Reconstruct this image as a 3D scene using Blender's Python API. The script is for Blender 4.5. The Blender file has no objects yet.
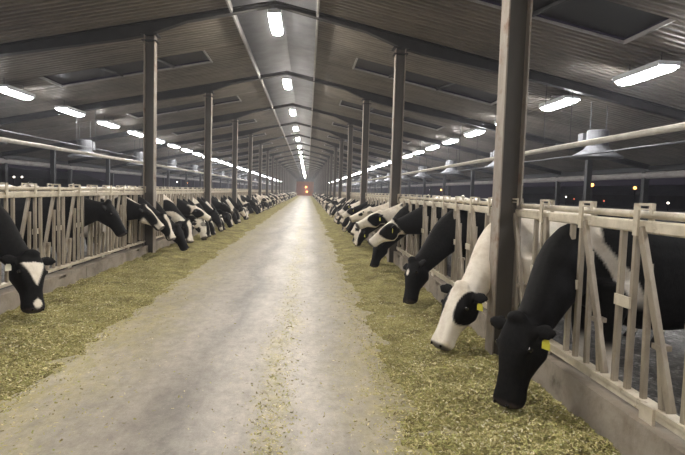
import bpy, math, random
import numpy as np
from mathutils import Vector, Matrix, noise

C = bpy.context.scene.collection
SC = bpy.context.scene
rnd = random.Random(7)

# ------------------------------------------------------------------ camera
F_PX, EYE, VPX, VPY, ROLL = 530.0, 1.57, 307.5, 190.5, 0.026     # frame taken as 685 x 455
ey = Vector((VPX - 342.5, -(VPY - 227.5), -F_PX)).normalized()
up = Vector((math.sin(ROLL), math.cos(ROLL), 0)); up = (up - ey * up.dot(ey)).normalized()
ex = ey.cross(up)
RM = Matrix((ex, ey, up))                                          # camera axes -> world axes
cam_d = bpy.data.cameras.new('camera'); cam = bpy.data.objects.new('camera', cam_d); C.objects.link(cam)
cam_d.sensor_width = 36.0; cam_d.lens = 36.0 * F_PX / 685.0; cam_d.clip_end = 600
cam.matrix_world = Matrix.Translation((0, 0, EYE)) @ RM.to_4x4()
SC.camera = cam

def ray_at(px, py, axis, val):
    d = RM @ Vector((px - 342.5, -(py - 227.5), -F_PX))
    o = Vector((0, 0, EYE))
    return o + d * ((val - o[axis]) / d[axis])

# ------------------------------------------------------------------ world, exposure
w = bpy.data.worlds.new('night_sky'); SC.world = w; w.use_nodes = True
bg = w.node_tree.nodes['Background']
bg.inputs[0].default_value = (0.30, 0.24, 0.36, 1); bg.inputs[1].default_value = 0.045
vs = SC.view_settings
vs.view_transform = 'Standard'; vs.look = 'None'; vs.gamma = 1.0; vs.use_curve_mapping = False
vs.exposure = 0.22
TUBE_POWER, BULB_POWER = 80.0, 160.0
HAZE = 0.0021

# ------------------------------------------------------------------ layout (metres)
XR, XL = 2.03, -3.47            # headlock planes beside the lane
PR, PL = 1.92, -3.35            # post rows
RX, RHALF = -0.78, 0.92         # ridge line, half width of the ridge slot
Z_EDGE, SLOPE = 5.36, 0.21      # roof underside at the slot, fall per metre
EAVE = 13.0                     # eave distance from the ridge line
P0, BAY, NB = 5.0, 6.55, 23      # first post, bay length, bays
U0, DU = 3.06, 0.65             # first headlock, headlock pitch
YB, YE = -7.9, P0 + BAY * (NB - 1) + 0.6
def roof_z(d): return Z_EDGE - SLOPE * (abs(d) - RHALF)

# ------------------------------------------------------------------ materials
MATS = {}
def mat(name, build):
    if name in MATS: return MATS[name]
    m = bpy.data.materials.new(name); m.use_nodes = True
    nt = m.node_tree; b = nt.nodes['Principled BSDF']
    build(nt, b); MATS[name] = m
    return m
def nd(nt, t, **k):
    n = nt.nodes.new(t)
    for a, v in k.items(): setattr(n, a, v)
    return n
def ramp(nt, src, stops):
    r = nd(nt, 'ShaderNodeValToRGB'); e = r.color_ramp.elements
    while len(e) < len(stops): e.new(0.5)
    for i, (p, c) in enumerate(stops):
        e[i].position = p; e[i].color = (*c, 1) if len(c) == 3 else c
    nt.links.new(src, r.inputs[0]); return r.outputs[0]
def tex(nt, scale, detail=4, rough=.6, stretch=None, kind='Object', dist=0.0):
    tc = nd(nt, 'ShaderNodeTexCoord'); out = tc.outputs[kind]
    if stretch:
        mp = nd(nt, 'ShaderNodeMapping'); mp.inputs['Scale'].default_value = stretch
        nt.links.new(out, mp.inputs[0]); out = mp.outputs[0]
    n = nd(nt, 'ShaderNodeTexNoise'); n.inputs['Scale'].default_value = scale
    n.inputs['Detail'].default_value = detail; n.inputs['Roughness'].default_value = rough
    n.inputs['Distortion'].default_value = dist
    nt.links.new(out, n.inputs['Vector']); return n.outputs['Fac']
def mixc(nt, fac, a, b, mode='MIX'):
    m = nd(nt, 'ShaderNodeMix', data_type='RGBA', blend_type=mode)
    for s, v in ((m.inputs[0], fac), (m.inputs[6], a), (m.inputs[7], b)):
        if hasattr(v, 'links'): nt.links.new(v, s)
        elif isinstance(v, (int, float)): s.default_value = v
        else: s.default_value = (*v, 1)
    return m.outputs[2]
def bump(nt, b, h, strength=.3, dist=.01):
    n = nd(nt, 'ShaderNodeBump'); n.inputs['Strength'].default_value = strength; n.inputs['Distance'].default_value = dist
    nt.links.new(h, n.inputs['Height']); nt.links.new(n.outputs[0], b.inputs['Normal'])
def noisy(name, c1, c2, scale=6, rough=.7, metal=0, stretch=None, bmp=0, c3=None, s3=2.0, t3=(.55, .7), bdist=.01):
    def f(nt, b):
        n = tex(nt, scale, stretch=stretch)
        col = ramp(nt, n, [(.3, c1), (.7, c2)])
        if c3:
            k = ramp(nt, tex(nt, s3, 5, .7), [(t3[0], (0, 0, 0)), (t3[1], (1, 1, 1))])
            col = mixc(nt, k, col, c3)
        nt.links.new(col, b.inputs['Base Color'])
        b.inputs['Roughness'].default_value = rough; b.inputs['Metallic'].default_value = metal
        if bmp: bump(nt, b, tex(nt, scale * 4), bmp, bdist)
    return mat(name, f)
def plain(name, c, rough=.6, metal=0, emit=None, power=0):
    def f(nt, b):
        b.inputs['Base Color'].default_value = (*c, 1); b.inputs['Roughness'].default_value = rough
        b.inputs['Metallic'].default_value = metal
        if emit:
            b.inputs['Emission Color'].default_value = (*emit, 1); b.inputs['Emission Strength'].default_value = power
    return mat(name, f)

def road_build(nt, b):
    tc = nd(nt, 'ShaderNodeTexCoord'); sep = nd(nt, 'ShaderNodeSeparateXYZ'); nt.links.new(tc.outputs['Object'], sep.inputs[0])
    base = ramp(nt, tex(nt, 1.1, 6, .65, (1, .35, 1)), [(.3, (.31, .272, .23)), (.5, (.45, .41, .36)), (.72, (.60, .56, .51))])
    # wheel tracks: darker worn bands along the lane, wobbling slightly
    wob = nd(nt, 'ShaderNodeMath', operation='MULTIPLY_ADD'); nt.links.new(tex(nt, .35, 2, .5), wob.inputs[0])
    wob.inputs[1].default_value = .9; nt.links.new(sep.outputs[0], wob.inputs[2])
    sc = nd(nt, 'ShaderNodeMath', operation='MULTIPLY_ADD'); nt.links.new(wob.outputs[0], sc.inputs[0])
    sc.inputs[1].default_value = .2; sc.inputs[2].default_value = .5          # x = -2.5..2.5 -> 0..1
    def at(x): return (x + .45) * .2 + .5
    tr = ramp(nt, sc.outputs[0], [(at(-2.1), (0, 0, 0)), (at(-1.5), (.55,) * 3), (at(-1.15), (.15,) * 3), (at(-.85), (1, 1, 1)), (at(-.55), (.1,) * 3), (at(.05), (.1,) * 3), (at(.32), (.7,) * 3), (at(.6), (.1,) * 3)])
    k = nd(nt, 'ShaderNodeMath', operation='MULTIPLY'); nt.links.new(tr, k.inputs[0])
    nt.links.new(ramp(nt, tex(nt, 2.2, 5, .7, (1, .2, 1)), [(.3, (.15,) * 3), (.7, (1,) * 3)]), k.inputs[1])
    col = mixc(nt, k.outputs[0], base, (.205, .19, .178))
    # trodden silage dust: olive film near the feed and a thin line along the middle
    film = ramp(nt, sc.outputs[0], [(at(-2.1), (1,) * 3), (at(-1.65), (.55,) * 3), (at(-1.15), (0,) * 3), (at(-.42), (0,) * 3), (at(-.2), (.75,) * 3), (at(.02), (0,) * 3), (at(.25), (.2,) * 3), (at(.75), (1,) * 3)])
    k2 = nd(nt, 'ShaderNodeMath', operation='MULTIPLY'); nt.links.new(film, k2.inputs[0])
    nt.links.new(ramp(nt, tex(nt, 5, 6, .75, (1, .5, 1)), [(.34, (0,) * 3), (.6, (.9,) * 3)]), k2.inputs[1])
    col = mixc(nt, k2.outputs[0], col, (.43, .375, .165))
    fl = ramp(nt, tex(nt, 60, 2, .5), [(.66, (0,) * 3), (.72, (.6,) * 3)])
    col = mixc(nt, fl, col, (.56, .51, .38))
    gr = ramp(nt, tex(nt, 9, 6, .8, (1, .6, 1)), [(.32, (.66, .64, .62)), (.64, (1.1, 1.09, 1.07))]); col = mixc(nt, 1.0, col, gr, 'MULTIPLY')
    nt.links.new(col, b.inputs['Base Color']); b.inputs['Roughness'].default_value = .46; b.inputs['Specular IOR Level'].default_value = .6
    bump(nt, b, tex(nt, 25, 5, .7), .35, .008)
M_ROAD = mat('lane_concrete', road_build)

def feed_build(nt, b):
    col = ramp(nt, tex(nt, 45, 4, .75), [(.30, (.14, .11, .04)), (.43, (.35, .295, .115)), (.55, (.49, .45, .19)), (.72, (.72, .67, .38))])
    big = ramp(nt, tex(nt, 2.3, 4, .6), [(.35, (.50, .47, .42)), (.66, (1.08, 1.06, 1.0))])
    col = mixc(nt, 1.0, col, big, 'MULTIPLY')
    nt.links.new(col, b.inputs['Base Color']); b.inputs['Roughness'].default_value = .9
    bump(nt, b, tex(nt, 38, 5, .8), 1.0, .05)
M_FEED = mat('chopped_silage', feed_build)
def strand_build(nt, b):
    a = nd(nt, 'ShaderNodeAttribute', attribute_name='tint')
    nt.links.new(a.outputs['Color'], b.inputs['Base Color']); b.inputs['Roughness'].default_value = .8
M_STRAND = mat('silage_strand', strand_build)
def coat_build(nt, b):
    a = nd(nt, 'ShaderNodeAttribute', attribute_name='coat')
    sp = nd(nt, 'ShaderNodeSeparateColor'); nt.links.new(a.outputs['Color'], sp.inputs[0])
    fur = tex(nt, 30, 4, .7)
    blk = ramp(nt, fur, [(.3, (.0025, .0024, .0028)), (.7, (.008, .0072, .0072))])
    wht = ramp(nt, tex(nt, 5, 5, .7), [(.3, (.58, .50, .40)), (.6, (.80, .74, .65))])
    col = mixc(nt, sp.outputs[0], blk, wht)
    col = mixc(nt, sp.outputs[1], col, (.045, .036, .036))
    nt.links.new(col, b.inputs['Base Color'])
    b.inputs['Roughness'].default_value = .65; b.inputs['Specular IOR Level'].default_value = .12
    bump(nt, b, tex(nt, 90, 3, .7, (1, 1, .3)), .25, .006)
M_COAT = mat('cow_coat', coat_build)

M_CURB = noisy('curb_concrete', (.22, .18, .14), (.40, .35, .29), 5, .85, bmp=.5, c3=(.10, .08, .06), s3=2.5, t3=(.5, .72))
M_GALV = noisy('galvanized_steel', (.23, .19, .145), (.41, .355, .28), 9, .5, .25, stretch=(1, 1, .3), c3=(.22, .16, .11), s3=6, t3=(.55, .75))
M_RAIL = noisy('worn_top_rail', (.46, .40, .30), (.70, .63, .51), 7, .5, .15, c3=(.28, .21, .14), s3=9, t3=(.58, .72))
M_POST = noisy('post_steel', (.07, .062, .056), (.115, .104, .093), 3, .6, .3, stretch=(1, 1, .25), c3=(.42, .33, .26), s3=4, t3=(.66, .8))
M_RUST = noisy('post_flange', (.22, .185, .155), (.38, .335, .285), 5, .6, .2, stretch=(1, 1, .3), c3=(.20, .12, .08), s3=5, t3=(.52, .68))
M_RAFT = noisy('rafter_steel', (.020, .019, .019), (.035, .033, .032), 3, .65, .3)
M_ROOF = noisy('roof_sheet', (.15, .13, .105), (.245, .215, .18), 2.5, .55, .2, stretch=(.25, 3, 1), c3=(.115, .10, .088), s3=.7, t3=(.45, .75))
M_TRIM = noisy('ridge_trim', (.26, .25, .24), (.38, .36, .345), 4, .55, .2)
M_SKYL = plain('skylight_sheet', (.018, .017, .02), .6)
M_DARK = plain('dark_steel', (.018, .017, .018), .6, .2)
M_HOUSE = plain('lamp_housing', (.45, .46, .48), .5, .4)
M_PIPE = noisy('water_pipe', (.55, .50, .42), (.72, .67, .58), 5, .45)
M_FAN = noisy('cooler_shell', (.075, .075, .08), (.13, .13, .135), 4, .5, .2)
M_MUD = noisy('manure_floor', (.035, .032, .028), (.12, .11, .10), 7, .7, bmp=1.0, c3=(.26, .25, .23), s3=14, t3=(.56, .68), bdist=.05)
M_GROUND = noisy('yard_dirt', (.03, .026, .024), (.07, .06, .055), .6, .95)
M_TAG = plain('yellow_tag', (.72, .66, .08), .5)
M_TAGW = plain('pale_tag', (.75, .73, .60), .5)
M_EYE = plain('eye_gloss', (.006, .005, .005), .08)
M_COLLAR = plain('collar_strap', (.05, .045, .04), .7)
M_TUBE = plain('tube_light', (.9, .9, .95), .4, 0, (.95, .95, .96), TUBE_POWER)
M_BULB = plain('bulb_glow', (.9, .9, .95), .4, 0, (1.0, .945, .86), BULB_POWER)
M_SOD = plain('sodium_glow', (.9, .5, .2), .4, 0, (1.0, .40, .10), 5)
M_COOL = plain('yard_glow', (.9, .9, .9), .4, 0, (1.0, .85, .75), 6)
M_RED = plain('red_glow', (.9, .2, .1), .4, 0, (1.0, .15, .07), 2.5)
M_NBR = noisy('far_barn_wall', (.05, .045, .05), (.08, .07, .075), .3, .9)
M_CURT = noisy('rolled_curtain', (.24, .22, .21), (.36, .33, .31), 3, .8)
M_DOOR = noisy('end_door', (.42, .16, .07), (.55, .22, .10), .8, .7)  # guessed door; orange glow of the far end put into its base colour

# ------------------------------------------------------------------ mesh helpers
class MB:
    def __init__(s): s.v = []; s.f = []
    def add(s, vs, fs):
        o = len(s.v); s.v += [tuple(p) for p in vs]; s.f += [tuple(i + o for i in q) for q in fs]
    def box(s, x0, x1, y0, y1, z0, z1):
        s.add([(x, y, z) for x in (x0, x1) for y in (y0, y1) for z in (z0, z1)],
              [(0, 1, 3, 2), (4, 6, 7, 5), (0, 4, 5, 1), (2, 3, 7, 6), (0, 2, 6, 4), (1, 5, 7, 3)]); return s
    def bar(s, a, b, w=.05, d=.05, side=(1, 0, 0)):
        a, b = Vector(a), Vector(b); t = (b - a).normalized(); u = Vector(side); u = (u - t * u.dot(t)).normalized(); n = t.cross(u)
        c = .25
        prof = [(-1, -1 + c), (-1 + c, -1), (1 - c, -1), (1, -1 + c), (1, 1 - c), (1 - c, 1), (-1 + c, 1), (-1, 1 - c)]
        ring = lambda p: [p + u * (w / 2 * i) + n * (d / 2 * j) for i, j in prof]
        s.add(ring(a) + ring(b), [(i, (i + 1) % 8, 8 + (i + 1) % 8, 8 + i) for i in range(8)] + [tuple(range(7, -1, -1)), tuple(range(8, 16))]); return s
    def tube(s, pts, r, n=8):
        pts = [Vector(p) for p in pts]; rs = r if isinstance(r, (list, tuple)) else [r] * len(pts)
        rings = []
        for i, p in enumerate(pts):
            t = (pts[min(i + 1, len(pts) - 1)] - pts[max(i - 1, 0)]).normalized()
            u = t.orthogonal() if abs(t.z) < .9 else t.cross(Vector((0, 1, 0)))
            if abs(t.z) < .9: u = t.cross(Vector((0, 0, 1)))
            u.normalize(); q = t.cross(u)
            rings.append([p + (u * math.cos(k * 2 * math.pi / n) + q * math.sin(k * 2 * math.pi / n)) * rs[i] for k in range(n)])
        s.loft(rings); return s
    def loft(s, rings):
        n = len(rings[0]); vs = [p for r in rings for p in r]; fs = []
        for i in range(len(rings) - 1):
            for k in range(n): fs.append((i * n + k, i * n + (k + 1) % n, (i + 1) * n + (k + 1) % n, (i + 1) * n + k))
        fs.append(tuple(range(n - 1, -1, -1))); fs.append(tuple(range((len(rings) - 1) * n, len(rings) * n)))
        s.add(vs, fs); return s
    def lathe(s, prof, n=20):
        s.loft([[Vector((r * math.cos(k * 2 * math.pi / n), r * math.sin(k * 2 * math.pi / n), z)) for k in range(n)] for r, z in prof]); return s
    def mesh(s, name, m, smooth=False):
        me = bpy.data.meshes.new(name); me.from_pydata(s.v, [], s.f); me.validate(); me.materials.append(m)
        import bmesh
        bm = bmesh.new(); bm.from_mesh(me); bmesh.ops.recalc_face_normals(bm, faces=bm.faces); bm.to_mesh(me); bm.free()
        if smooth: me.polygons.foreach_set('use_smooth', [True] * len(me.polygons))
        return me
    def build(s, name, m, parent=None, loc=(0, 0, 0), smooth=False): return put(name, s.mesh(name, m, smooth), parent, loc)
def put(name, me, parent=None, loc=(0, 0, 0)):
    o = bpy.data.objects.new(name, me); C.objects.link(o); o.location = loc
    if parent: o.parent = parent
    return o
def tag(o, label=None, cat=None, group=None, kind=None):
    for k, v in (('label', label), ('category', cat), ('group', group), ('kind', kind)):
        if v: o[k] = v
    return o
def empty(name, loc=(0, 0, 0), rz=0):
    o = bpy.data.objects.new(name, None); C.objects.link(o); o.location = loc; o.rotation_euler = (0, 0, rz); o.empty_display_size = .2
    return o
def copy_tree(o, parent=None):
    c = o.copy(); C.objects.link(c); c.parent = parent
    for ch in o.children: copy_tree(ch, c)
    return c
def ordinals():
    a = 'first second third fourth fifth sixth seventh eighth ninth tenth eleventh twelfth thirteenth fourteenth fifteenth sixteenth seventeenth eighteenth nineteenth'.split()
    out = list(a)
    for t in ('twent', 'thirt', 'fort', 'fift', 'sixt'): out += [t + 'ieth'] + [t + 'y-' + q for q in a[:9]]
    return out
ORD = ordinals()
SIDES = (('right', 1), ('left', -1))

# ------------------------------------------------------------------ setting: floors, curbs
tag(MB().box(XL + .1, XR - .1, YB, YE + 12, -.2, 0).build('floor', M_ROAD), 'pale concrete feed lane between the two rows of cows', kind='structure')
tag(MB().box(XR + .09, RX + EAVE + .6, YB, YE, -.2, .03).build('floor_right', M_MUD), 'dark wet pen floor behind right headlocks', kind='structure')
tag(MB().box(RX - EAVE - .6, XL - .09, YB, YE, -.2, .03).build('floor_left', M_MUD), 'dark wet pen floor behind left headlocks', kind='structure')
tag(MB().box(-260, 260, YB - 40, 420, -.5, -.22).build('ground', M_GROUND), 'dark dirt yard outside the barn', kind='structure')

def curb(side, s, X):
    root = tag(empty('wall_' + side, (X, YB, 0)), 'low stained concrete feed curb under %s headlocks' % side, kind='structure')
    n = int((YE - YB) / 3.25)
    mb = MB(); L = 3.25
    x0, x1 = (-.10, .09) if s > 0 else (-.09, .10)
    ys = [0, .9, .9, 1.12, 1.12, L - .012]
    # block cast with a shallow slot near the top of the lane face
    mb.box(x0, x1, 0.012, L, -.1, .25); mb.box(x0, x1, .012, L - .9, .25, .285); mb.box(x0, x1, L - .68, L, .25, .285)
    mb.box(x0 + (.04 if s > 0 else 0), x1 - (0 if s > 0 else .04), L - .9, L - .68, .25, .285)
    mb.box(x0, x1, .012, L, .285, .30)
    me = mb.mesh('curb_block', M_CURB)
    for i in range(n + 1): put('curb_block', me, root, (0, i * L, 0))
for nm, s in SIDES: curb(nm, s, XR if s > 0 else XL)

# ------------------------------------------------------------------ roof
def roof_side(side, s):
    root = tag(empty('ceiling_' + side, (RX, 0, 0)), 'corrugated metal roof sheets %s of the ridge' % side, kind='structure')
    rib = .17; sky0, sky1, sw = 2.0, 6.1, 1.25            # skylight span from the ridge line and its width
    def sheet(y0, y1, d0, d1):
        mb = MB(); ys = []; y = y0
        while y < y1 - 1e-6:
            ys += [(y, 0), (y + rib * .55, 0), (y + rib * .65, -.034), (y + rib * .9, -.034)]; y += rib
        ys = [(min(a, y1), b) for a, b in ys] + [(y1, 0)]
        vsx = []
        for (yy, dz) in ys:
            vsx += [(s * d0, yy, roof_z(d0) + dz), (s * d1, yy, roof_z(d1) + dz)]
        mb.add(vsx, [(2 * i, 2 * i + 1, 2 * i + 3, 2 * i + 2) for i in range(len(ys) - 1)])
        return mb
    a, b = (BAY - sw) / 2, (BAY + sw) / 2
    full = [sheet(0, a, RHALF, EAVE), sheet(b, BAY, RHALF, EAVE), sheet(a, b, RHALF, sky0), sheet(a, b, sky1, EAVE)]
    mes = [m.mesh('roof_sheet', M_ROOF) for m in full]
    sk = MB(); tz = .05
    sk.add([(s * sky0, a, roof_z(sky0) + tz), (s * sky1, a, roof_z(sky1) + tz), (s * sky1, b, roof_z(sky1) + tz), (s * sky0, b, roof_z(sky0) + tz)], [(0, 1, 2, 3)])
    skm = sk.mesh('skylight', M_SKYL)
    fr = MB()
    fr.bar((s * sky0, a, roof_z(sky0) - .02), (s * sky0, b, roof_z(sky0) - .02), .05, .06); fr.bar((s * sky1, a, roof_z(sky1) - .02), (s * sky1, b, roof_z(sky1) - .02), .05, .06)
    fr.bar((s * sky0, b, roof_z(sky0) - .02), (s * sky1, b, roof_z(sky1) - .02), .05, .04, (0, 1, 0))
    frm = fr.mesh('skylight_frame', M_TRIM)
    cr = MB()
    for d in (3.3, 4.7): cr.bar((s * d, a, roof_z(d)), (s * (d - .25), b, roof_z(d - .25)), .05, .07)
    crm = cr.mesh('skylight_brace', M_DARK)
    for k in range(-2, NB - 1):
        y = P0 + k * BAY
        for me in mes: put('roof_sheet', me, root, (0, y, 0))
        p = put('skylight', skm, root, (0, y, 0)); put('skylight_frame', frm, p); put('skylight_brace', crm, p)
    t = MB(); t.bar((s * (RHALF - .02), P0 - 2 * BAY, roof_z(RHALF) - .06), (s * (RHALF - .02), YE, roof_z(RHALF) - .06), .05, .16)
    t.build('edge_trim', M_TRIM, root)
    t = MB(); t.bar((s * (EAVE - .1), P0 - 2 * BAY, roof_z(EAVE) - .12), (s * (EAVE - .1), YE, roof_z(EAVE) - .12), .12, .2)
    t.build('eave_beam', M_DARK, root)
    t = MB(); t.tube([(s * (EAVE - .3), P0 - 2 * BAY, roof_z(EAVE) - .36), (s * (EAVE - .3), YE, roof_z(EAVE) - .36)], .12, 10)
    t.build('rolled_curtain', M_CURT, root, smooth=True)
for nm, s in SIDES: roof_side(nm, s)
cap = tag(empty('ceiling_ridge', (RX, 0, 0)), 'raised dark ridge cap above the slot', kind='structure')
cm = MB(); zc = Z_EDGE + .75
for s in (1, -1): cm.add([(0, 0, zc + .25), (s * 1.35, 0, zc), (s * 1.35, BAY, zc), (0, BAY, zc + .25)], [(0, 1, 2, 3)])
cme = cm.mesh('cap_sheet', noisy('cap_sheet', (.20, .21, .25), (.30, .31, .36), 2, .5, .2))  # paler bluish grey: lamp bloom in the slot put into the cap colour
for k in range(-2, NB - 1): put('cap_sheet', cme, cap, (0, P0 + k * BAY, 0))

# rafters with haunches (one frame per post pair) and the posts
rf = MB()
for s in (1, -1):
    dp = (PR - RX) if s > 0 else (RX - PL)
    def rz(d): return roof_z(d) - .03
    segs = [(0.0, .10), (RHALF, .12), (dp - .75, .13), (dp, .27), (dp + .5, .29), (dp + 3.2, .20), (EAVE - .2, .18)]
    for (d0, h0), (d1, h1) in zip(segs[:-1], segs[1:]):
        for w, ta, tb in ((.16, 0, .03), (.03, .03, None), (.16, None, 0)):
            if ta == 0: za0, zb0, za1, zb1 = rz(d0), rz(d0) - .025, rz(d1), rz(d1) - .025
            elif tb is None: za0, zb0, za1, zb1 = rz(d0), rz(d0) - h0, rz(d1), rz(d1) - h1
            else: za0, zb0, za1, zb1 = rz(d0) - h0 + .025, rz(d0) - h0, rz(d1) - h1 + .025, rz(d1) - h1
            vsx = [(s * d0, y, z) for y in (-w / 2, w / 2) for z in (za0, zb0)] + [(s * d1, y, z) for y in (-w / 2, w / 2) for z in (za1, zb1)]
            rf.add(vsx, [(0, 1, 5, 4), (2, 6, 7, 3), (0, 4, 6, 2), (1, 3, 7, 5), (0, 2, 3, 1), (4, 5, 7, 6)])
rfm = rf.mesh('rafter', M_RAFT)
rroot = tag(empty('beam_frames', (RX, 0, 0)), 'dark tapered steel rafters under the roof', kind='structure')
for k in range(-2, NB): put('rafter', rfm, rroot, (0, P0 + k * BAY, 0))

def post_mesh(s):
    zt = roof_z((PR - RX) if s > 0 else (RX - PL)) - .33
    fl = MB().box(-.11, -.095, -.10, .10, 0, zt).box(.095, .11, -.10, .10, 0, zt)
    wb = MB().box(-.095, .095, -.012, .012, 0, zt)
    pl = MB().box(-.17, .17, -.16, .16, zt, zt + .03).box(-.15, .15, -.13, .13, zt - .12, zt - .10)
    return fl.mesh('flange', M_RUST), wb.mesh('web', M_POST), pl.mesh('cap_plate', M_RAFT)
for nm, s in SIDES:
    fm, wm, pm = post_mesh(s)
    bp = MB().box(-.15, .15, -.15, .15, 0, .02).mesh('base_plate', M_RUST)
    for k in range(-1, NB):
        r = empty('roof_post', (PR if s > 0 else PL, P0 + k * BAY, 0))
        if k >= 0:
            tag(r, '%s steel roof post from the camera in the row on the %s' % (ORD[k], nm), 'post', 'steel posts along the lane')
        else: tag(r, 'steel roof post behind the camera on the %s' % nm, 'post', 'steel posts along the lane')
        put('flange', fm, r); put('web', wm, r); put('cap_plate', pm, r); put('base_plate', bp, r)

# outer posts and inner stall posts: dark columns in the pens
for nm, s in SIDES:
    for dist, lab in ((10.6, 'stall'), (EAVE - .3, 'eave')):
        me = MB().box(-.09, .09, -.09, .09, .03, roof_z(dist) - .28).mesh('column_shaft', M_DARK)
        for k in range(0, NB):
            y = P0 + k * BAY
            o = put(lab + '_post', me, None, (RX + s * dist, y, 0))
            tag(o, 'dark %s post number-%s down the %s pen' % (lab, ORD[k], nm) if False else 'dark square %s post in the %s pen, %s bay from the camera' % (lab, nm, ORD[k]), 'post', 'dark posts in the %s pen' % nm)

# ------------------------------------------------------------------ headlocks
def make_parts():
    P = {}
    P['upright_far'] = ('upright_bar', MB().bar((0, .20, .395), (0, .20, 1.39), .037, .037).mesh('upright_bar', M_GALV))
    P['upright_near'] = ('upright_bar', MB().bar((0, .06, .395), (0, .06, 1.39), .037, .037).mesh('upright_bar', M_GALV))
    P['link'] = ('link_plate', MB().box(-.032, -.018, .05, .21, .90, .97).mesh('link_plate', M_RAIL))
    P['third'] = ('upright_bar', MB().bar((0, -.10, .395), (0, -.075, 1.2), .034, .034).mesh('upright_bar', M_GALV))
    P['open'] = ('locking_arm', MB().bar((-.03, -.02, 1.41), (-.03, -.385, .42), .035, .052).mesh('locking_arm', M_GALV))
    P['shut'] = ('locking_arm', MB().bar((-.03, -.05, 1.41), (-.03, -.155, .42), .035, .06).mesh('locking_arm', M_GALV))
    b = MB().bar((0, -.225, .76), (0, -.28, .40), .04, .045); b.box(-.052, .022, -.285, -.215, .735, .765)
    P['brace'] = ('arm_brace', b.mesh('arm_brace', M_GALV))
    l = MB().box(-.06, -.045, -.022, .022, 1.36, 1.555).box(-.06, .05, -.022, .022, 1.54, 1.555).box(.035, .05, -.022, .022, 1.42, 1.555)
    l.box(-.06, -.048, -.13, -.022, 1.543, 1.557).box(-.06, -.048, -.145, -.13, 1.49, 1.557).box(-.06, -.048, -.13, -.022, 1.515, 1.525)
    P['latch'] = ('latch_bracket', l.mesh('latch_bracket', M_RAIL))
    return P
HP = make_parts()
def headlocks(nm, s, occupied):
    X = XR if s > 0 else XL
    for k in range(-1, NB - 1):
        y0, y1 = P0 + k * BAY, P0 + (k + 1) * BAY
        r = empty('headlock_panel', (X, y0, 0))
        where = ('behind the camera' if k < -1 else 'before the %s post' % ORD[0] if k == -1 else 'between the %s and %s posts' % (ORD[k], ORD[k + 1]))
        tag(r, 'galvanized headlock panel on %s curb %s' % (nm, where), 'headlock', 'headlock panels along the curbs')
        L = BAY
        if k % 1 == 0 and k < 4:
            MB().bar((0, .01, 1.415), (0, L - .01, 1.415), .05, .075).build('top_rail', M_RAIL, r)
            MB().tube([(.012, .02, 1.487), (.012, L - .02, 1.487)], .024).build('latch_rod', M_RAIL, r, smooth=True)
            MB().box(-.04, .04, .01, L - .01, .365, .395).box(-.04, -.03, .01, L - .01, .335, .37).build('bottom_rail', M_RAIL, r)
            for j in range(5):
                put('rail_bracket', BRK, r, (0, .5 + j * 1.3, 0))
        else:
            MB().bar((0, .01, 1.415), (0, L - .01, 1.415), .05, .075).bar((.012, .02, 1.487), (.012, L - .02, 1.487), .045, .045).build('top_rail', M_RAIL, r)
            MB().box(-.04, .04, .01, L - .01, .335, .395).build('bottom_rail', M_RAIL, r)
        allv = MB()
        for i in range(4 + 10 * k, 14 + 10 * k):
            u = U0 + DU * i
            if u < y0 + .4 and k == -1 and u < 0: continue
            keys = ['upright_far', 'upright_near', 'link', 'third', 'brace', 'latch', 'shut' if i in occupied else 'open']
            if i in occupied: keys.remove('brace')
            for key in keys:
                n_, me = HP[key]
                if k < 4:
                    if key == 'brace': br = me; continue
                    o = put(n_, me, r, (0, u - y0, 0))
                    if key == 'open': put('arm_brace', br, o)
                else:
                    allv.add([(v.co.x, v.co.y + u - y0, v.co.z) for v in me.vertices], [tuple(p.vertices) for p in me.polygons])
        if k >= 4: tag(allv.build('lock_bars', M_GALV, r), kind='stuff')
BRK = MB().box(-.055, -.035, -.06, .06, .24, .395).mesh('rail_bracket', M_RAIL)

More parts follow.
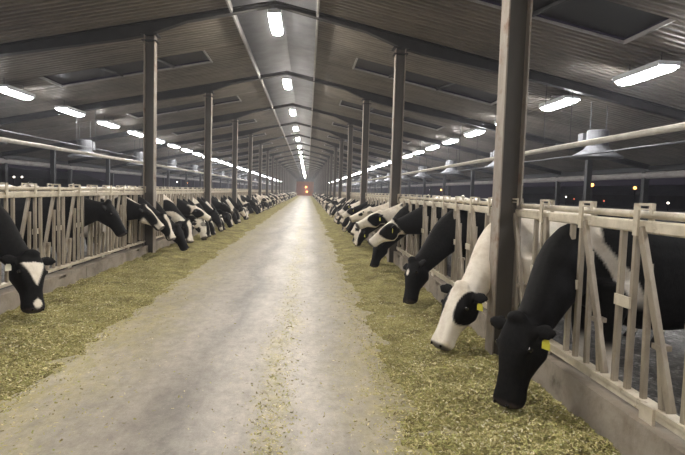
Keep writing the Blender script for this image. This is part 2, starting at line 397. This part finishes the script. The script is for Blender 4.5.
# ------------------------------------------------------------------ cows
def sell(c, u, n, a, b, N=20, e=2.3, bl=None):
    out = []
    for k in range(N):
        t = 2 * math.pi * k / N; ct, st = math.cos(t), math.sin(t)
        x = math.copysign(abs(ct) ** (2 / e), ct) * a; y = math.copysign(abs(st) ** (2 / e), st) * (b if st >= 0 or bl is None else bl)
        out.append(c + u * x + n * y)
    return out
V = Vector
def bez(p0, p1, p2, p3, t): return p0 * (1 - t) ** 3 + p1 * 3 * t * (1 - t) ** 2 + p2 * 3 * t * t * (1 - t) + p3 * t ** 3
def head_frame(P, M, yaw):
    D = (M - P).normalized(); y = V((-math.sin(yaw), math.cos(yaw), 0)); S = (y - D * y.dot(D)).normalized(); return D, S, D.cross(S), (M - P).length
def cow_mesh(P, M, yaw=0, headpat='blaze', body=None, seed=0, voxel=.02, legs=True, ear_drop=.35, crest=.05):
    """one continuous cow: +x towards the lane, headlock plane at x = 0, z = 0 the lane floor"""
    P, M = V(P), V(M); mb = MB(); Y = V((0, 1, 0)); Z = V((0, 0, 1))
    D, S, F, Lh = head_frame(P, M, yaw)
    tor = [(-2.02, 1.16, .07, .10), (-1.99, 1.15, .17, .19), (-1.88, 1.13, .24, .28), (-1.66, 1.09, .27, .35), (-1.42, 1.04, .29, .40), (-1.15, 1.0, .315, .44),
           (-.88, .99, .325, .455), (-.62, 1.0, .31, .46), (-.40, 1.04, .28, .44), (-.24, 1.08, .235, .39), (-.12, 1.09, .19, .34)]
    rings = [sell(V((x, 0, z)), Y, Z, a, b, 24, 2.4) for x, z, a, b in tor]
    mb.loft(rings)
    # neck: its own loft rooted inside the shoulders and the skull
    n0 = V((-.30, 0, 1.10)); pe = P + D * .08 - F * .05
    pin = (D * .15 + (P - n0).normalized() * .85).normalized()
    dl = (pe - n0).length
    n1 = n0 + V((.36, 0, crest)) * dl; n2 = pe - pin * dl * .38
    pts = [bez(n0, n1, n2, pe, i / 9) for i in range(10)]
    ringsn = []
    for i, p in enumerate(pts):
        t = (pts[min(i + 1, 9)] - pts[max(i - 1, 0)]).normalized(); q = i / 9
        side = (Y * (1 - q) + S * q); side = (side - t * side.dot(t)).normalized(); nn = t.cross(side)
        a = .20 * (1 - q) ** 1.1 + .10 * q + .015; b = .36 * (1 - q) ** 1.2 + .130 * q
        ringsn.append(sell(p, side, nn, a, b, 20, 2.1))
    mb.loft(ringsn)
    # skull
    hd = [(-.08, .055, .04, .07), (0, .10, .06, .12), (.10, .122, .070, .155), (.22, .140, .076, .215), (.36, .133, .076, .225), (.50, .108, .072, .175), (.64, .090, .064, .128),
          (.78, .092, .062, .114), (.90, .104, .060, .112), (.975, .096, .050, .092), (1.02, .055, .025, .045)]
    k = Lh / .54
    mb.loft([sell(P + D * (t * Lh) - F * (.0 if t > .5 else .0), S, F, a * k, b * k, 20, 2.5, bl * k) for t, a, b, bl in hd])
    c = P - D * .02 + F * (.045 * k)
    mb.loft([sell(c + S * (q * .085 * k), D, F, rr, rr * .8, 10, 2) for q, rr in ((-1, .012), (-.6, .04), (0, .055), (.6, .04), (1, .012))])   # poll tuft
    for sg in (1, -1):
        # brow and cheek fullness
        c = P + D * (.30 * Lh) + S * (sg * .114 * k) + F * (.026 * k)
        mb.loft([sell(c + D * (q * .05), S, F, rr, rr, 10, 2) for q, rr in ((-1, .008), (-.6, .03), (0, .038), (.6, .03), (1, .008))])
        # nostril wings
        c = P + D * (.93 * Lh) + S * (sg * .06 * k) + F * (.036 * k)
        mb.loft([sell(c + D * (q * .035), S, F, rr, rr, 10, 2) for q, rr in ((-1, .006), (-.5, .024), (.3, .028), (1, .012))])
        # ear: flattened leaf standing out sideways
        e0 = P + D * (.07 * Lh) + S * (sg * .095 * k) - F * .02
        ed = (S * sg + F * .12 - D * .10 + V((0, 0, -ear_drop * .3))).normalized()
        eu = (D - ed * D.dot(ed)).normalized(); en = ed.cross(eu)
        mb.loft([sell(e0 + ed * q, eu, en, a, b, 12, 2) for q, a, b in ((-.03, .025, .022), (.03, .032, .022), (.08, .055, .02), (.13, .062, .018), (.175, .048, .016), (.21, .02, .012), (.222, .006, .006))])
    if legs:
        z0 = .03
        for sg in (1, -1):
            fl = [((-.33, .19, .95), .14), ((-.32, .20, .72), .105), ((-.30, .20, .55), .07), ((-.30, .20, .42), .058), ((-.30, .20, .26), .041), ((-.30, .20, .13), .046), ((-.28, .20, .08), .05), ((-.26, .20, z0), .06)]
            hl = [((-1.66, .19, 1.05), .19), ((-1.60, .22, .85), .17), ((-1.64, .22, .68), .11), ((-1.80, .21, .52), .066), ((-1.78, .21, .40), .05), ((-1.73, .21, .24), .043), ((-1.71, .21, .13), .048), ((-1.68, .21, .08), .05), ((-1.65, .21, z0), .06)]
            for lg in (fl, hl):
                mb.loft([sell(V((x, sg * y, z)), V((1, 0, 0)), Y, r * 1.12, r, 12, 2) for (x, y, z), r in lg])
        mb.loft([sell(V((-1.42, 0, z)), V((1, 0, 0)), Y, a, b, 16, 2.2) for z, a, b in ((.75, .2, .16), (.62, .22, .19), (.52, .19, .17), (.46, .1, .1))])
        mb.loft([sell(V((x, 0, z)), V((1, 0, 0)), Y, r, r, 8, 2) for x, z, r in ((-1.97, 1.32, .04), (-2.05, 1.2, .035), (-2.07, .8, .025), (-2.06, .55, .04), (-2.06, .38, .01))])
    me0 = bpy.data.meshes.new('tmp'); me0.from_pydata(mb.v, [], mb.f); me0.validate()
    import bmesh
    bm = bmesh.new(); bm.from_mesh(me0); bmesh.ops.recalc_face_normals(bm, faces=bm.faces); bm.to_mesh(me0); bm.free()
    ob = bpy.data.objects.new('tmp', me0); C.objects.link(ob)
    m = ob.modifiers.new('r', 'REMESH'); m.mode = 'VOXEL'; m.voxel_size = voxel
    m = ob.modifiers.new('s', 'SMOOTH'); m.factor = .5; m.iterations = max(2, int(.06 / voxel))
    dg = bpy.context.evaluated_depsgraph_get(); ev = ob.evaluated_get(dg)
    me = bpy.data.meshes.new_from_object(ev); bpy.data.objects.remove(ob); bpy.data.meshes.remove(me0)
    me.name = 'cow_body'
    # coat
    def ss(a, b, x):
        x = min(1, max(0, (x - a) / (b - a))); return x * x * (3 - 2 * x)
    off = V((seed * 7.31, seed * 3.17, seed * 5.77))
    cols = np.zeros((len(me.vertices), 4), dtype=np.float32); cols[:, 3] = 1
    soft = max(.02, voxel)
    for i, v in enumerate(me.vertices):
        p = v.co; d = p - P; t = d.dot(D) / Lh; sd = d.dot(S); q = d.dot(F)
        nz = noise.noise(p * 6 + off) * .03
        inhead = t > -.02 and abs(sd) < .40 and abs(q) < .28 and p.x > -.05
        if body is None: wb = ss(.0, .05, noise.fractal(p * 1.15 + off, 1.0, 2.0, 3) + .02 + (.5 if p.z < .5 else 0) - (.35 if p.x > -.1 else 0))
        else: wb = body(p, off, ss)
        if inhead:
            a = abs(sd + nz * .3); ear = a > .148
            if headpat == 'black': wh = 0
            elif headpat == 'star': wh = 1 - ss(.03, .045, math.hypot(sd, (t - .28) * Lh))
            elif headpat == 'tri':
                wd = .125 * (1 - (t - .14) / .42) + nz * .4 if .14 < t < .54 else -.05
                wh = 1 - ss(-.012, .012, a - wd)
                if q < -.03: wh *= .0
                wh = max(wh, (1 - ss(.9, 1.1, math.hypot(sd / .05, (t - .88) / (.10 - .9 * min(.07, abs(sd)))))) * (q > 0))
            elif headpat == 'blaze':
                wd = .035 + .03 * math.exp(-((t - .15) / .12) ** 2) + .055 * ss(.6, .9, t)
                wh = (1 - ss(-.01, .012, a - wd + nz)) * (q > -.05)
            elif headpat == 'jaw':
                wd = .04 + .02 * math.exp(-((t - .15) / .12) ** 2) + .07 * ss(.6, .9, t)
                wh = max((1 - ss(-.01, .012, a - wd + nz)) * (q > -.05), ss(.09, .11, -q + nz) * ss(.25, .35, t))
            elif headpat == 'patch':
                wh = 1
                e = math.hypot((t - .30 - .05 * q / .1) / .36, (a - .165) / .105)
                wh = ss(.9, 1.0, e + nz * 2)
            elif headpat == 'white': wh = ss(-.04, .0, noise.noise(p * 5 + off) + .25)
            elif headpat == 'half': wh = ss(.40, .46, t + nz) if a < .2 else 0
            if ear: wh = wh * 0 if headpat != 'white' else .3
            cols[i, 0] = wh
            mz = ss(.93, .97, t + nz * .3) * .9
            cols[i, 1] = mz
        else: cols[i, 0] = wb
        if p.z < .09 and p.x < -.1: cols[i, 0] = 0; cols[i, 1] = .7
    at = me.color_attributes.new('coat', 'FLOAT_COLOR', 'POINT'); at.data.foreach_set('color', cols.ravel())
    me.materials.clear(); me.materials.append(M_COAT)
    me.polygons.foreach_set('use_smooth', [True] * len(me.polygons))
    return me
EYEM = MB().lathe([(.001, -.02), (.012, -.016), (.019, -.006), (.019, .006), (.012, .016), (.001, .02)], 12).mesh('eye', M_EYE, True)
NOSM = MB().lathe([(.001, -.014), (.009, -.010), (.013, 0), (.009, .010), (.001, .014)], 10).mesh('nostril', M_EYE, True)
def tag_mesh(m): return MB().loft([[V((x, y, z)) for x, z in ((-.018, 0), (.018, 0), (.034, -.03), (.034, -.075), (-.034, -.075), (-.034, -.03))] for y in (-.003, .003)]).mesh('ear_tag', m)
TAGM, TAGW = tag_mesh(M_TAG), tag_mesh(M_TAGW)
def cow(me, P, M, yaw=0, tags=(1, -1), loc=(0, 0, 0), rz=0, sc=1.0, tagmat=None, eyes=True):
    root = empty('cow', loc, rz); root.scale = (sc,) * 3
    put('body', me, root)
    P, M = V(P), V(M); D, S, F, L = head_frame(P, M, yaw); k = L / .54
    R3 = Matrix((S, D, F)).transposed()
    if eyes:
        for sg in (1, -1):
            o = put('eye', EYEM, root, P + D * (.30 * L) + S * (sg * .143 * k) + F * (.030 * k))
            n = put('nostril', NOSM, root, P + D * (.985 * L) + S * (sg * .055 * k) + F * (.046 * k))
    for sg in tags:
        o = put('ear_tag', tagmat or TAGM, root, P + D * (.07 * L + .02) + S * (sg * (.095 * k + .12)) - F * .02 + V((0, 0, -.02)))
        o.rotation_euler = (0, 0, math.atan2(F.y, F.x) + math.pi / 2) if abs(F.z) < .9 else (0, 0, 0)
    return root

occ = {'right': set(), 'left': set()}
def place(side, slot, me, P, M, yaw=0, tags=(1, -1), label=None, shift=0, group='cows feeding at the headlocks', sc=1.0, tagmat=None):
    u = U0 + DU * slot - .29 + shift; occ[side].add(slot)
    r = cow(me, P, M, yaw, tags, (XR if side == 'right' else XL, u, 0), math.pi if side == 'right' else 0, sc, tagmat)
    return tag(r, label, 'cow', group)

BLACK = lambda p, o, ss: 0.0
def b_r1(p, o, ss):      # black with a white wedge over the shoulder, pale legs
    wv = 1 - ss(.05, .075, abs(p.x + .16 + max(0, 1.25 - p.z) * .75) + noise.noise(p * 4 + o) * .04)
    return max(wv * ss(.72, .85, p.z), 1 - ss(.35, .5, p.z))
def b_r2(p, o, ss): return ss(-.25, -.2, noise.noise(p * 1.6 + o) + (.5 if p.x > -.3 else 0))
def b_r6(p, o, ss): return ss(-.05, 0, noise.noise(p * 2.4 + o) + .1)
NEAR = [
    # side, slot, poll, muzzle, yaw, head pattern, body coat, tags, label
    ('right', 2, (.49, .45, .69), (.61, .55, .115), .36, 'black', b_r1, (1,), 'big all-black cow, head down nearest the camera, beside the first right post'),
    ('right', 4, (.50, .52, .67), (.75, .64, .13), .5, 'patch', b_r2, (1,), 'white-necked cow with black eye patches, head down behind the first right post'),
    ('right', 7, (.58, .36, .66), (.67, .53, .14), .25, 'star', BLACK, (), 'black cow with a small white forehead star, head down on the right'),
    ('right', 10, (.48, .02, 1.05), (.90, -.08, .66), -.1, 'patch', BLACK, (1,), 'black-necked cow lifting a white face with black eye patch, right row'),
    ('right', 12, (.60, .30, .62), (.72, .40, .13), .2, 'black', BLACK, (), 'black cow head down just under the lifted white face, right row'),
    ('right', 13, (.50, .05, 1.12), (.98, .12, .86), .15, 'patch', b_r6, (1,), 'black-and-white patched cow with head raised level, before the second right post'),
    ('right', 15, (.55, .0, 1.15), (1.02, -.02, .92), 0, 'white', b_r6, (), 'mostly white cow holding its head level beyond the second right post'),
    ('left', 5, (.53, -.20, .78), (.66, -.36, .22), -.42, 'tri', BLACK, (-1,), 'black cow with white forehead triangle and nose spot, front of the left row'),
    ('left', 9, (.27, .10, 1.25), (.53, .14, .76), .1, 'black', BLACK, (1,), 'all-black cow holding its head up over the left curb, before the first left post'),
    ('left', 12, (.30, -.05, 1.14), (.66, -.02, .74), .0, 'jaw', b_r6, (), 'black cow with white blaze and jaw, head half raised by the first left post'),
    ('left', 13, (.50, -.05, .95), (.72, -.12, .47), -.3, 'blaze', BLACK, (), 'black cow with white blaze looking at the lane, just past the first left post'),
    ('left', 14, (.60, .0, .68), (.80, .10, .17), -.2, 'black', BLACK, (), 'black cow head down in the feed just past the first left post'),
    ('left', 16, (.55, .0, .72), (.66, -.14, .22), -.6, 'blaze', b_r6, (), 'black-necked cow with wide white face stripe turned to camera, left row'),
]
for i, (sd, sl, P, M, yw, hp, bf, tg, lab) in enumerate(NEAR):
    place(sd, sl, cow_mesh(P, M, yw, hp, bf, seed=i + 1, crest=.20 if i == 7 else .05, voxel=.017 if i in (0, 1, 2, 7, 8) else .021), P, M, yw, tg, lab, .12 if i == 1 else 0, tagmat=TAGW if i == 7 else None)

VAR = []
pats = ['blaze', 'black', 'patch', 'blaze', 'white', 'star', 'black', 'patch', 'tri', 'half', 'jaw', 'patch']
for i in range(12):
    if i % 4 == 3: P, M = (.52, .05 - .1 * (i % 3), 1.08), (.95, rnd.uniform(-.1, .1), .78)
    elif i % 4 == 1: P, M = (.55, rnd.uniform(-.2, .2), .86), (.82, rnd.uniform(-.25, .25), .40)
    else: P, M = (.58, rnd.uniform(-.25, .25), .66), (.74, rnd.uniform(-.35, .35), .16)
    yw = -(M[1] - P[1]) * 1.5
    VAR.append((cow_mesh(P, M, yw, pats[i], [BLACK, None, b_r6][i % 3], seed=20 + i, voxel=.03), P, M, yw, pats[i], M[2]))
COATW = {'jaw': 'white-jawed', 'blaze': 'white-blazed', 'black': 'black-faced', 'patch': 'patch-eyed white-faced', 'white': 'white-faced', 'star': 'star-marked black', 'tri': 'triangle-marked black', 'half': 'white-muzzled'}
for nm, s in SIDES:
    sl = 17 if s > 0 else 18; last = -1; k = 0; per = {}
    while True:
        y = U0 + DU * sl - .29
        if y > 138: break
        v = rnd.randrange(12)
        while v == last: v = rnd.randrange(12)
        last = v; me, P, M, yw, pt, hz = VAR[v]
        bay = int((y - P0) // BAY)
        act = 'head lowered to the feed' if hz < .3 else 'head half lowered' if hz < .6 else 'head raised'
        n = per[bay] = per.get(bay, -1) + 1
        if bay < 5: lab = '%s cow, %s, %s in line past the %s %s post' % (COATW[pt], act, ORD[n], ORD[bay], nm)
        else: lab = 'small far %s cow, %s in line past the %s %s post' % (COATW[pt], ORD[n], ORD[bay], nm)
        tags = ((1,) if k % 3 == 0 else ()) if y < 30 else ()
        r = place(nm, sl, me, P, M, yw, tags, lab, 0, 'cows in the %s row past the %s post' % (nm, ORD[bay]), sc=rnd.uniform(.90, .95))
        if y > 30:
            for c in list(r.children):
                if not c.name.startswith('body'): bpy.data.objects.remove(c)
        k += 1
        sl += rnd.choice((1, 1, 2, 1)) if y < 40 else rnd.choice((1, 2, 2, 1))
for nm, s in SIDES: headlocks(nm, s, occ[nm])

# loose cows standing further back in the pens
SP, SM = (.25, .1, 1.50), (.72, .2, 1.22)
stand = [(cow_mesh(SP, SM, .1, pt, bf, seed=50 + i, voxel=.035), pt) for i, (pt, bf) in enumerate((('white', lambda p, o, ss: ss(-.3, -.25, noise.noise(p * 1.5 + o))), ('blaze', None), ('patch', b_r6)))]
spots = [('right', 6.5, 21, 3.0, 0, 'white cow with long pale back standing in the right pen'),
         ('right', 7.0, 29, 2.6, 2, 'patched cow standing deep in the right pen'),
         ('left', -9.0, 13, .6, 0, 'white cow standing in the left pen near its front'), ('left', -8.6, 16.5, .2, 0, 'white cow standing in the left pen before first post'),
         ('left', -8.2, 20.0, 2.8, 2, 'patched cow standing in the left pen behind first post'), ('left', -8.4, 24.5, .4, 0, 'white cow standing in the left pen past first post'), ('left', -9.4, 31, 1.0, 1, 'dark patched cow standing deep in the left pen')]
for sd, x, y, a, v, lab in spots:
    tag(cow(stand[v][0], SP, SM, .1, (), (x, y, 0), a, 1.0, eyes=False), lab, 'cow', 'loose cows standing in the pens')

# ------------------------------------------------------------------ lamps
def strip_lamp(m, name, top):
    r = empty(name); r.scale = (.62 if name == 'ridge_lamp' else .9, 1, 1)
    MB().box(-.2, .2, -.66, .66, .05, .12).box(-.22, -.20, -.66, .66, .02, .12).box(.20, .22, -.66, .66, .02, .12).build('housing', M_HOUSE, r)
    lens = MB().loft([[V((x * w, y, z * w)) for x, z in ((-.19, .05), (-.19, .01), (-.13, -.03), (0, -.045), (.13, -.03), (.19, .01), (.19, .05))] for y, w in ((-.65, .8), (-.6, 1), (.6, 1), (.65, .8))])
    lens.build('lens', m, r)
    for y in (-.45, .45): MB().tube([(0, y, .12), (0, y, top)], .008, 6).build('hanger', M_DARK, r)
    return r
rl = strip_lamp(M_BULB, 'ridge_lamp', .40)
for k in range(-2, NB):
    o = rl if k == -2 else copy_tree(rl)
    o.location = (RX, P0 + k * BAY + .35, Z_EDGE - .22)
    tag(o, ('bright ridge strip lamp at the %s rafter from the camera' % ORD[k]) if k >= 0 else 'ridge strip lamp overhead, %s behind the camera' % ORD[-k - 1], 'lamp', 'lamps along the ridge')
sl0 = strip_lamp(M_TUBE, 'strip_lamp', .36); first = True
for nm, s in SIDES:
    d = 6.75; y = (9.3 if s > 0 else 11.0) - 3.25 * 4
    k = 0
    while y < YE - 2:
        o = sl0 if first else copy_tree(sl0); first = False
        o.location = (RX + s * d, y, roof_z(d) - .34)
        n = k - 4
        tag(o, 'tube strip lamp over the %s pen, %s' % (nm, ('%s from the camera' % ORD[n]) if n >= 0 else '%s one behind the camera' % ORD[-n - 1]), 'lamp', 'strip lamps over the %s pen' % nm)
        y += 3.25; k += 1

# ------------------------------------------------------------------ pipes, coolers
for nm, s, x, z in (('right', 1, 5.2, 2.62), ('left', -1, -7.0, 2.52)):
    r = tag(empty('water_pipe', (x, 0, z)), 'long cream water pipe running over the %s pen' % nm, 'pipe')
    MB().tube([(0, P0 - BAY, 0), (0, YE - 1, 0)], .055, 10).build('pipe', M_PIPE, r, smooth=True)
    hm = MB().tube([(0, 0, .05), (0, 0, roof_z(x - RX) - z - .25)], .008, 6).mesh('hanger', M_DARK)
    for k in range(-1, NB - 1): put('hanger', hm, r, (0, P0 + k * BAY, 0))
    r2 = tag(empty('feed_cable', (x + s * .6, 0, z + (-.12 if s > 0 else .30))), 'thin grey conduit beside the %s water pipe' % nm, 'conduit')
    MB().tube([(0, P0 - BAY, 0), (0, YE - 1, 0)], .02, 6).build('conduit', M_FAN, r2, smooth=True)
    hm = MB().tube([(0, 0, .02), (0, 0, roof_z(x + s * .6 - RX) - r2.location.z - .22)], .006, 6).mesh('hanger', M_DARK)
    for k in range(-1, NB - 1): put('hanger', hm, r2, (0, P0 + k * BAY, 0))
def cooler():
    r = empty('cooling_fan')
    MB().lathe([(.02, .62), (.24, .62), (.25, .60), (.25, .22), (.23, .22), (.23, .56), (.02, .56)], 24).build('drum', M_FAN, r, smooth=False)
    MB().lathe([(.25, .24), (.30, .17), (.46, .06), (.58, .0), (.60, -.05), (.57, -.05), (.44, .03), (.28, .13), (.23, .2)], 28).build('skirt', M_FAN, r, smooth=True)
    MB().box(-.15, .13, .42, .66, .30, .60).box(-.05, .05, .2, .45, .42, .46).build('motor_box', M_FAN, r)
    for a in range(4): MB().box(.03, .42, -.045, .045, .0, .015).build('blade', M_DARK, r).rotation_euler = (.3, 0, a * math.pi / 2)
    for x in (-.2, .2): MB().tube([(x, 0, .60), (x, 0, 1.35)], .012, 6).build('hanger', M_DARK, r)
    return r
cf = cooler(); first = True
for nm, s, d, y0, z in (('right', 1, 7.8, 12.6, 2.62), ('left', -1, 7.8, 14.6, 2.62)):
    for k in range(19):
        o = cf if first else copy_tree(cf); first = False
        o.location = (RX + s * d, y0 + k * BAY, z)
        tag(o, 'grey hanging cooling fan over the %s pen, %s from the camera' % (nm, ORD[k]), 'fan', 'hanging coolers over the %s pen' % nm)

# ------------------------------------------------------------------ feed
def feed_height(s, dist, y):
    wob = noise.noise((0, y * .55, 3.0 * s)) * .14 + noise.noise((dist * 3, y * 2.3, 9.0 * s)) * .16 + noise.noise((dist * 9, y * 9, 4.0 * s)) * .08
    W = (1.16 if s > 0 else 1.28) + wob
    if dist > W: return -.02 - (dist - W) * .1
    A = (.09 if s > 0 else .15)
    q = dist / W
    base = A * (1 - q ** 1.6) * (.75 + .5 * noise.noise((dist * 1.2, y * .9, s * 5)))
    if s > 0: base *= .55 + .45 * min(1, dist / .35)
    lump = .045 * noise.noise((dist * 4, y * 4, s)) + .028 * noise.noise((dist * 11, y * 13, s)) + .009 * noise.noise((dist * 30, y * 30, s))
    return base + lump * min(1, (1 - q) * 4) + .004
fx = {'right': lambda d: XR - .105 - d, 'left': lambda d: XL + .105 + d}
def feed(nm, s):
    ys = []; y = -1.0
    while y < YE: ys.append(y); y += max(.035, .009 * abs(y)) if y > 1 else .12
    nd_ = 42; vs_ = []; X = fx[nm]
    for y in ys:
        for j in range(nd_ + 1):
            d = j / nd_ * 1.55; vs_.append((X(d), y, feed_height(s, d, y)))
    fs_ = [(i * (nd_ + 1) + j, i * (nd_ + 1) + j + 1, (i + 1) * (nd_ + 1) + j + 1, (i + 1) * (nd_ + 1) + j) for i in range(len(ys) - 1) for j in range(nd_)]
    me = bpy.data.meshes.new('silage'); me.from_pydata(vs_, [], fs_ if s < 0 else [f[::-1] for f in fs_]); me.materials.append(M_FEED)
    me.polygons.foreach_set('use_smooth', [True] * len(me.polygons))
    return tag(put('silage', me), 'chopped yellow-green silage heaped along the %s curb' % nm, 'feed', kind='stuff')
def strands(name, pts, parent, seed, lo=.008, hi=.032):
    g = np.random.default_rng(seed); n = len(pts); p = np.array(pts)
    L = g.uniform(lo, hi, n)[:, None] * .5; Wd = g.uniform(.0015, .0045, n)[:, None]
    a = g.uniform(0, 2 * np.pi, n); tl = g.normal(0, .35, n)
    d = np.stack([np.cos(a) * np.cos(tl), np.sin(a) * np.cos(tl), np.sin(tl)], 1)
    q = np.stack([-np.sin(a), np.cos(a), g.normal(0, .5, n)], 1)
    vs_ = np.stack([p - d * L - q * Wd, p - d * L + q * Wd, p + d * L + q * Wd, p + d * L - q * Wd], 1).reshape(-1, 3)
    me = bpy.data.meshes.new(name)
    me.vertices.add(4 * n); me.vertices.foreach_set('co', vs_.astype(np.float32).ravel())
    me.loops.add(4 * n); me.loops.foreach_set('vertex_index', np.arange(4 * n, dtype=np.int32))
    me.polygons.add(n); me.polygons.foreach_set('loop_start', np.arange(0, 4 * n, 4, dtype=np.int32))
    me.update(calc_edges=True)
    pal = np.array([(.54, .475, .20), (.42, .39, .14), (.72, .64, .35), (.24, .195, .08), (.80, .74, .52), (.45, .455, .16)])
    c = pal[g.choice(6, n, p=[.28, .22, .17, .15, .06, .12])] * g.uniform(.75, 1.15, (n, 1))
    cc = np.ones((n, 4, 4), np.float32); cc[:, :, :3] = c[:, None, :]
    at = me.color_attributes.new('tint', 'FLOAT_COLOR', 'POINT'); at.data.foreach_set('color', cc.ravel())
    me.materials.append(M_STRAND)
    return tag(put(name, me, parent), kind='stuff')
for nm, s in SIDES:
    fo = feed(nm, s); pts = []; X = fx[nm]
    for i in range(60000):
        y = 2.2 / (1 - rnd.random() * .88) if s > 0 else 3.2 / (1 - rnd.random() * .86)
        d = rnd.random() * 1.35; z = feed_height(s, d, y)
        if z < 0:
            if rnd.random() < .75: continue
            z = .002
        pts.append((X(d), y, z + rnd.uniform(0, .010)))
    strands('stalks', pts, fo, 5 + s)
pts = []
for i in range(9000):
    y = 2.2 / (1 - rnd.random() * .9); q = rnd.random()
    x = rnd.gauss(-.2, .10) if q < .38 else XR - .1 - 1.1 - abs(rnd.gauss(0, .3)) if q < .68 else XL + .1 + 1.25 + abs(rnd.gauss(0, .35)) if q < .9 else rnd.uniform(-2, .8)
    pts.append((x, y, .003))
tag(strands('feed_crumbs', pts, None, 33, .006, .028), 'stray bits of silage scattered over the concrete lane', 'feed', kind='stuff')

# ------------------------------------------------------------------ far end and yard
dr = tag(empty('door_1', (RX, YE + 11, 0)), 'end door with orange glow put in its colour, beyond the far end of the lane', kind='structure')
MB().box(-2.6, 2.6, 0, .15, 0, 4.2).build('door_leaf', M_DOOR, dr)
for i in range(5): MB().box(-2.6, 2.6, -.06, 0, .3 + i * .8, .42 + i * .8).build('door_rib', M_DOOR, dr)
for x, z in ((.3, 2.6), (.6, 1.2)):
    o = empty('end_lamp', (RX + x, YE + 10.5, z)); MB().lathe([(.001, -.3), (.25, -.15), (.32, .05), (.2, .2), (.001, .22)], 12).build('glass', M_SOD, o, smooth=True)
    MB().box(-.2, .2, .2, .5, -.1, .25).build('bracket', M_DARK, o)
    tag(o, '%s orange lamp glowing at the far end of the lane' % ('upper' if z > 2 else 'lower'), 'lamp', 'orange lamps at the far end')
tag(MB().box(-16, RX - 2.7, YE + 11, YE + 11.3, -.2, 4).box(RX + 2.7, 14, YE + 11, YE + 11.3, -.2, 4).box(-16, 14, YE + 11, YE + 11.3, 4.2, 7).build('wall_back', M_NBR), 'dark end wall beyond the lane', kind='structure')
yard = [(592, 185, 'S', 46), (635, 188, 'S', 60), (566, 197, 'C', 70), (604, 201, 'R', 75), (645, 203, 'R', 62), (668, 203, 'C', 66), (574, 199, 'R', 80), (424, 191, 'R', 40), (430, 190, 'C', 42), (441, 190, 'S', 44),
        (14, 177, 'C', -62), (22, 177, 'C', -64), (177, 182, 'C', -40), (187, 183, 'S', -42), (2, 163, 'R', -48)]
for i, (px, py, c, X) in enumerate(yard):
    p = ray_at(px, py, 0, X); o = empty('yard_lamp', (p.x, p.y, -.22)); z = p.z + .22
    MB().tube([(0, 0, 0), (0, 0, z)], .08, 6).build('pole', M_DARK, o)
    rr = {'S': .30, 'C': .20, 'R': .18}[c]
    MB().lathe([(.001, -rr), (rr * .8, -rr * .6), (rr, 0), (rr * .7, rr * .7), (.001, rr)], 10).build('glass', {'S': M_SOD, 'C': M_COOL, 'R': M_RED}[c], o, (0, 0, z), True)
    tag(o, '%s yard lamp in the dark outside, %s in from the %s end of view' % ({'S': 'orange', 'C': 'whitish', 'R': 'red'}[c], ORD[i if X > 0 else i - 10], 'right' if X > 0 else 'left'), 'lamp', 'distant yard lamps')
for nm, s in SIDES:
    o = empty('neighbour_barn', (s * 95, 100, -.22))
    MB().box(-8, 8, -95, 130, 0, 3.4).build('wall', M_NBR, o)
    MB().loft([[V((-9.5, y, 3.2)), V((0, y, 6.2)), V((9.5, y, 3.2))] for y in (-96, 131)]).build('roof', M_NBR, o)
    tag(o, 'long low dark barn across the yard on the %s' % nm, 'barn')

# ------------------------------------------------------------------ dusty air inside the barn
if HAZE > 0:
    def haze_build(nt, b):
        nt.nodes.remove(b); v = nd(nt, 'ShaderNodeVolumeScatter'); v.inputs['Density'].default_value = HAZE; v.inputs['Anisotropy'].default_value = .72
        v.inputs['Color'].default_value = (.93, .93, 1.0, 1)
        nt.links.new(v.outputs[0], nt.nodes['Material Output'].inputs['Volume'])
    hz = MB().box(RX - EAVE, RX + EAVE, YB + .5, YE + 9, -.1, 6.9).build('dusty_haze', mat('dusty_haze', haze_build))
    tag(hz, 'thin dusty haze in the air of the barn', 'haze', kind='stuff')
